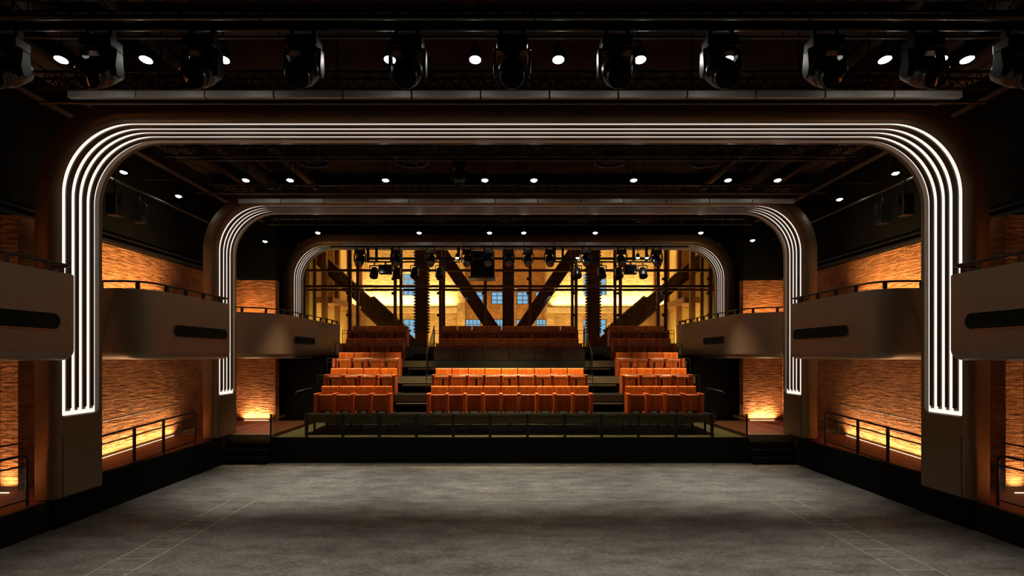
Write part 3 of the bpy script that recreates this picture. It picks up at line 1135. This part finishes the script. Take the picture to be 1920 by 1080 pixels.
HY = 5.9
HZ = Z_(58, HY)
hp = [15, 190, 380, 570, 765, 960, 1155, 1350, 1545, 1730, 1905]
pipe_run('rig_pipe', -7.6, 7.6, HY, HZ + 0.03, 0.03, 'black pipe carrying the nearest row of moving lights', 'steel')
for i, p in enumerate(hp):
    place_head((X_(p, HY), HY, HZ), 'large moving-head spotlight in the nearest overhead row, %s' % nth(i, len(hp)), 'moving heads in the nearest row')
HY3 = 18.45
HZ3 = Z_(464, HY3)
hp3 = [675, 743, 808, 876, 915, 954, 990, 1031, 1099, 1165, 1231]
pipe_run('rig_pipe', -6.2, 6.2, HY3, HZ3 + 0.03, 0.03, 'black pipe carrying the far row of moving lights', 'steel')
for i, p in enumerate(hp3):
    place_head((X_(p, HY3), HY3, HZ3), 'small moving-head spotlight against the lit glass wall, %s' % nth(i, len(hp3)), 'moving heads before the glass wall')
place_head((X_(862, 12.2), 12.2, Z_(292, 12.2) - 0.04), 'lone moving-head spotlight hanging above the middle arch', 'moving heads')

# small hanging spots of the far rig
def make_par():
    t = thing('hanging_spot', (0, 0, 0), 'x', 'spotlight')
    MB().box(-0.02, 0.02, -0.02, 0.02, -0.12, 0.03).build('clamp', 'fixture', t)
    for s in (-1, 1):
        MB().box(s * 0.15, s * 0.17, -0.02, 0.02, -0.34, -0.10).build('yoke_arm', 'fixture', t)
    MB().box(-0.17, 0.17, -0.02, 0.02, -0.13, -0.10).build('yoke_bridge', 'fixture', t)
    d = Vector((0, -0.55, -0.83)).normalized()
    c = Vector((0, 0, -0.33))
    MB().lathe(c, d, [(-0.16, 0.0), (-0.15, 0.09), (-0.10, 0.13), (0.10, 0.145), (0.22, 0.15), (0.22, 0.135), (0.16, 0.13), (0.15, 0.0)], 18).build('can', 'fixture', t, smooth=35)
    return t


PAR = make_par()
pp = [702, 745, 778, 825, 1082, 1128, 1160, 1205]
PY = 18.75
PZ = Z_(492, PY)
pipe_run('rig_pipe', X_(690, PY), X_(862, PY), PY, PZ + 0.02, 0.028, 'lower left rig pipe before the glass wall', 'steel')
pipe_run('rig_pipe', X_(1040, PY), X_(1222, PY), PY, PZ + 0.02, 0.028, 'lower right rig pipe before the glass wall', 'steel')
pipe_run('rig_pipe', X_(690, PY), X_(1222, PY), PY + 0.085, Z_(484, PY), 0.045, 'long upper rig pipe before the glass wall', 'steel')
for i, p in enumerate(pp):
    lab = 'black spotlight can hanging below the far rig, %s' % nth(i, len(pp))
    loc = (X_(p, PY), PY, PZ)
    if i == 0:
        PAR.location = loc
        PAR['label'] = lab
        PAR['group'] = 'spotlight cans below the far rig'
    else:
        dup(PAR, loc, lab, 'spotlight cans below the far rig')
for i, p in enumerate((690, 706, 735, 860, 1040, 1055, 1188, 1212)):
    x, y, z = X_(p, PY), PY, Z_(484, PY)
    o = MB().box(x - 0.04, x + 0.04, y - 0.04, y + 0.04, PZ, Z_(462, PY)).build('rig_drop', 'steel')
    tag(o, 'short vertical rig drop by the far lights, %s' % nth(i, 8), 'rig bar', 'vertical drops of the far rig')
for p, lab in ((723, 'left'), (1182, 'right')):
    t = thing('wash_light', (X_(p, PY), PY, PZ), 'flat rectangular wash light hanging on the %s of the far rig' % lab, 'spotlight')
    MB().box(-0.03, 0.03, -0.02, 0.02, -0.08, 0.0).build('clamp', 'fixture', t)
    MB().box(-0.22, 0.22, -0.06, 0.10, -0.42, -0.08).build('housing', 'fixture', t, bevel=0.02)
    MB().box(-0.19, 0.19, -0.075, -0.06, -0.38, -0.13).build('lens', 'lens', t)
t = thing('loudspeaker', (0, 0, 0), 'big dark loudspeaker box hanging left of centre before the glass', 'loudspeaker')
xa, xb, za, zb_ = X_(882, 19.2), X_(927, 19.2), Z_(520, 19.2), Z_(470, 19.2)
MB().box(xa, xb, 19.2, 19.7, za, zb_).build('cabinet', 'fixture', t, bevel=0.02)
MB().box(xa - 0.05, xb + 0.03, 18.95, 19.75, za - 0.06, za).build('tray', 'fixture', t)
MB().box(xa + 0.04, xb - 0.04, 19.18, 19.2, za + 0.05, zb_ - 0.05).build('grille', 'slot', t)
for x in (xa + 0.1, xb - 0.1):
    MB().tube([(x, 19.45, zb_), (x, 19.45, 8.7)], 0.012, 6).build('hanger', 'steel', t)

# white work lamps
def make_lamp(lens_mat):
    t = thing('work_lamp', (0, 0, 0), 'x', 'lamp')
    a = Vector((0, -0.18, -1)).normalized()
    MB().lathe((0, 0, 0.0), a, [(-0.17, 0.0), (-0.165, 0.05), (-0.10, 0.075), (0.0, 0.085), (0.02, 0.085), (0.02, 0.075), (0.0, 0.072)], 20).build('housing', 'fixture', t, smooth=35)
    MB().lathe((0, 0, 0), a, [(0.045, 0.0), (0.035, 0.045), (0.005, 0.072)], 20).build('lens', lens_mat, t, smooth=70)
    MB().tube([(0, 0, 0.12), (0, 0, 0.42)], 0.012, 6).build('stem', 'fixture', t)
    return t


LAMP = make_lamp('lamp')
lfirst = [True]
LASTLAMP = []


def place_lamp(loc, lab, group):
    if lfirst[0]:
        lfirst[0] = False
        LAMP.location = loc
        LAMP['label'] = lab
        LAMP['group'] = group
    else:
        LASTLAMP.append(dup(LAMP, loc, lab, group))


LROWS = (
    (7.0, 110, (115, 274, 419, 731, 891, 1047, 1200, 1364, 1659, 1763, 1813), 'nearest', (420, 0)),
    (12.1, 337, (461, 544, 723, 909, 1001, 1188, 1365, 1458), 'middle', (1150, 1)),
    (17.3, 436, (596, 786, 918, 982, 1116, 1314), 'far', (2500, 2)),
)
for Y, py, pxs, nm, (pw, kk) in LROWS:
    for i, p in enumerate(pxs):
        x, z = X_(p, Y), Z_(py, Y)
        place_lamp((x, Y, z), 'bright white lamp in the %s overhead row, %s' % (nm, nth(i, len(pxs))), 'white lamps of the %s row' % nm)
        l = spot('lamp_beam', (x, Y - 0.03, z - 0.06), (x * 0.97, Y - 0.1 + (0, 0.6, 0.2)[kk], 0), pw, NEUT if kk < 2 else (1.0, 0.77, 0.45), (52, 47, 62)[kk], 1.0, 0.07)
    pipe_run('rig_pipe', -7.6, 7.6, Y, Z_(py, Y) + 0.44, 0.024, 'steel pipe holding the %s row of white lamps' % nm)
for i, (px, py, Y, lab) in enumerate(((232, 322, 12.2, 'upper left, behind the front arch'), (335, 367, 14.0, 'left, just before the middle arch'),
                                      (1679, 324, 12.2, 'upper right, behind the front arch'), (1574, 373, 14.0, 'right, just before the middle arch'),
                                      (497, 452, 18.0, 'far left, above the end brick'), (1411, 450, 18.0, 'far right, above the end brick'))):
    x, z = X_(px, Y), Z_(py, Y)
    place_lamp((x, Y, z), 'bright side lamp %s' % lab, 'white lamps along the sides')
    root = LASTLAMP[-1]
    if Y < 17: pts = [(0, 0, 0.42), (math.copysign(XW - 0.041, x) - x, 0, 0.42)]
    else: pts = [(0, 0, 0.42), (0, 18.719 - Y, 0.42)]
    MB().tube(pts, 0.018, 6).build('wall_bracket', 'steel', root)
    spot('lamp_beam', (x, Y - 0.03, z - 0.06), (x * 0.9, Y, 0), 60 if Y < 17 else 6, NEUT, 70, 1.0, 0.07)

for i, p in enumerate((857, 1083, 1196, 1213)):
    lab = 'tiny lit lamp among the far moving lights, %s' % nth(i, 4)
    dup(LAMP, (X_(p, HY3), HY3, Z_(483, HY3)), lab, 'tiny lamps of the far rig', (0.85, 0.85, 0.85))
# pale battens in front of each arch
for Y, py, xa, xb, nm in ((7.63, 178, 128, 1803, 'front'), (12.84, 377, 447, 1490, 'middle'), (18.06, 457, 643, 1265, 'rear')):
    t = thing('ceiling_batten', (0, Y, Z_(py, Y)), 'long pale jointed batten hanging before the %s arch' % nm, 'batten')
    a, b = X_(xa, Y), X_(xb, Y)
    n = round((b - a) / 1.0)
    hh = 0.045
    for i in range(n):
        q0, q1 = a + (b - a) * i / n, a + (b - a) * (i + 1) / n
        MB().box(q0 + 0.012, q1 - 0.012, -0.03, 0.03, -hh, hh).build('panel', 'batten', t)
    MB().box(a, b, 0.03, 0.10, -0.03, 0.04).build('carrier', 'black', t)
    for q in range(5):
        x = a + (b - a) * (q + 0.5) / 5
        MB().tube([(x, 0.07, 0.03), (x, 0.07, 8.7 - Z_(py, Y))], 0.012, 6).build('hanger', 'steel', t)

# trusses and more pipes, nearest bay first
for Y, z, h, bay in ((7.35, 7.62, 0.26, 'nearest, at the top of the view'), (8.6, 7.36, 0.22, 'before the front arch'), (11.8, 7.48, 0.24, 'behind the front arch'),
                     (13.7, 7.22, 0.20, 'before the middle arch'), (17.0, 7.25, 0.22, 'behind the middle arch')):
    truss(-7.7, 7.7, Y, z, h, 'black lattice truss spanning overhead, %s' % bay)
for Y, py, r, lab in ((6.3, 32, 0.035, 'steel pipe overhead just behind the nearest moving lights'), (6.5, 51, 0.02, 'thin steel pipe overhead behind the nearest moving lights'),
                      (6.7, 70, 0.02, 'thin steel pipe overhead level with the lamp tops'), (8.9, 193, 0.03, 'steel pipe running just above the front arch'),
                      (12.2, 292, 0.03, 'steel pipe overhead in the middle bay'), (13.4, 362, 0.022, 'thin steel pipe before the middle arch'),
                      (17.2, 405, 0.03, 'steel pipe overhead in the far bay')):
    pipe_run('rig_pipe', -7.9, 7.9, Y, Z_(py, Y), r, lab)
for s in (-1, 1):
    for x, z, r, lab in ((7.15, 8.25, 0.22, 'round duct'), (6.1, 8.4, 0.12, 'slim duct')):
        o = MB().tube([(s * x, 1.0, z), (s * x, 18.5, z)], r, 16).build('ceiling_duct', 'duct', smooth=40)
        tag(o, 'dark %s running along the %s of the ceiling' % (lab, SIDE[s]), 'duct')
    for x, z, lab in ((8.6, 7.75, 'outer'), (7.8, 8.1, 'inner')):
        m = MB().box(s * (x - 0.09), s * (x + 0.09), 1.0, 18.6, z - 0.02, z + 0.02).box(s * (x - 0.09), s * (x + 0.09), 1.0, 18.6, z + 0.26, z + 0.30).box(s * x - 0.012, s * x + 0.012, 1.0, 18.6, z + 0.02, z + 0.26)
        tag(m.build('ceiling_beam', 'duct'), 'dark %s steel beam along the %s side of the ceiling' % (lab, SIDE[s]), 'beam')
    # cable trays
    m = MB()
    m.tube([(s * 9.0, 10.6, 7.05), (s * 9.0, 18.5, 7.05)], 0.03, 8)
    o = m.build('rig_pipe', 'pipe', smooth=60)
    tag(o, 'long pipe along the upper %s wall carrying lamps and speakers' % SIDE[s], 'pipe')
# cross beams of the ceiling
for Y, bay in ((3.2, 'nearest the front'), (5.8, 'above the nearest lights'), (8.7, 'before the front arch'), (11.4, 'behind the front arch'), (13.2, 'before the middle arch'), (16.6, 'behind the middle arch')):
    m = MB().box(-10.3, 10.3, Y - 0.13, Y + 0.13, 8.36, 8.40).box(-10.3, 10.3, Y - 0.015, Y + 0.015, 8.40, 8.699)
    tag(m.build('cross_beam', 'duct'), 'dark cross beam under the ceiling, %s' % bay, 'beam')
# round air diffusers
dd = []
for Y, py, pxs, nm in ((13.9, 303, (585, 772, 1145, 1325), 'middle bay'), (19.0, 411, (695, 818, 955, 1085, 1215), 'far bay')):
    z = Z_(py, Y)
    for i, p in enumerate(pxs):
        t = thing('air_diffuser', (X_(p, Y), Y, z), 'round ceiling air diffuser in the %s, %s' % (nm, nth(i, len(pxs))), 'air diffuser', 'air diffusers of the %s' % nm)
        MB().lathe((0, 0, 0), (0, 0, 1), [(0.0, 0.40), (-0.03, 0.44), (0.0, 0.46), (0.12, 0.44), (0.14, 0.3)], 28).build('ring', 'duct', t, smooth=40)
        MB().lathe((0, 0, 0), (0, 0, 1), [(0.02, 0.16), (-0.01, 0.18), (0.02, 0.20), (0.05, 0.18), (0.02, 0.16)], 20).build('inner_ring', 'duct', t, smooth=40)
        m = MB()
        for q in range(3):
            a = q * PI / 3 + 0.3
            m.tube([(-0.42 * math.cos(a), -0.42 * math.sin(a), 0.03), (0.42 * math.cos(a), 0.42 * math.sin(a), 0.03)], 0.018, 5)
        m.build('spokes', 'duct', t)
        MB().tube([(0, 0, 0.03), (0, 0, 8.695 - z)], 0.05, 8).build('duct_neck', 'duct', t)
# loudspeakers on the upper side walls
for px, py, Y, lab in ((215, 385, 11.9, 'left wall, nearer'), (262, 400, 13.0, 'left wall, farther'), (1697, 385, 11.9, 'right wall, nearer'), (1655, 402, 13.0, 'right wall, farther')):
    x, z = X_(px, Y), Z_(py, Y)
    t = thing('wall_loudspeaker', (x, Y, z), 'small black loudspeaker hanging high by the %s' % lab, 'loudspeaker')
    MB().box(-0.12, 0.12, -0.12, 0.12, -0.24, 0.24).build('cabinet', 'fixture', t, bevel=0.015)
    MB().box(-0.10, 0.10, -0.13, -0.12, -0.20, 0.12).build('grille', 'slot', t)
    MB().tube([(0, 0, 0.24), (0, 0, 7.05 - z + 0.02)], 0.015, 6).build('bracket', 'steel', t)
    MB().tube([(-0.13, 0, 0.0), (-0.13, 0, 0.30), (0.13, 0, 0.30), (0.13, 0, 0.0)], 0.012, 6).build('yoke', 'steel', t)
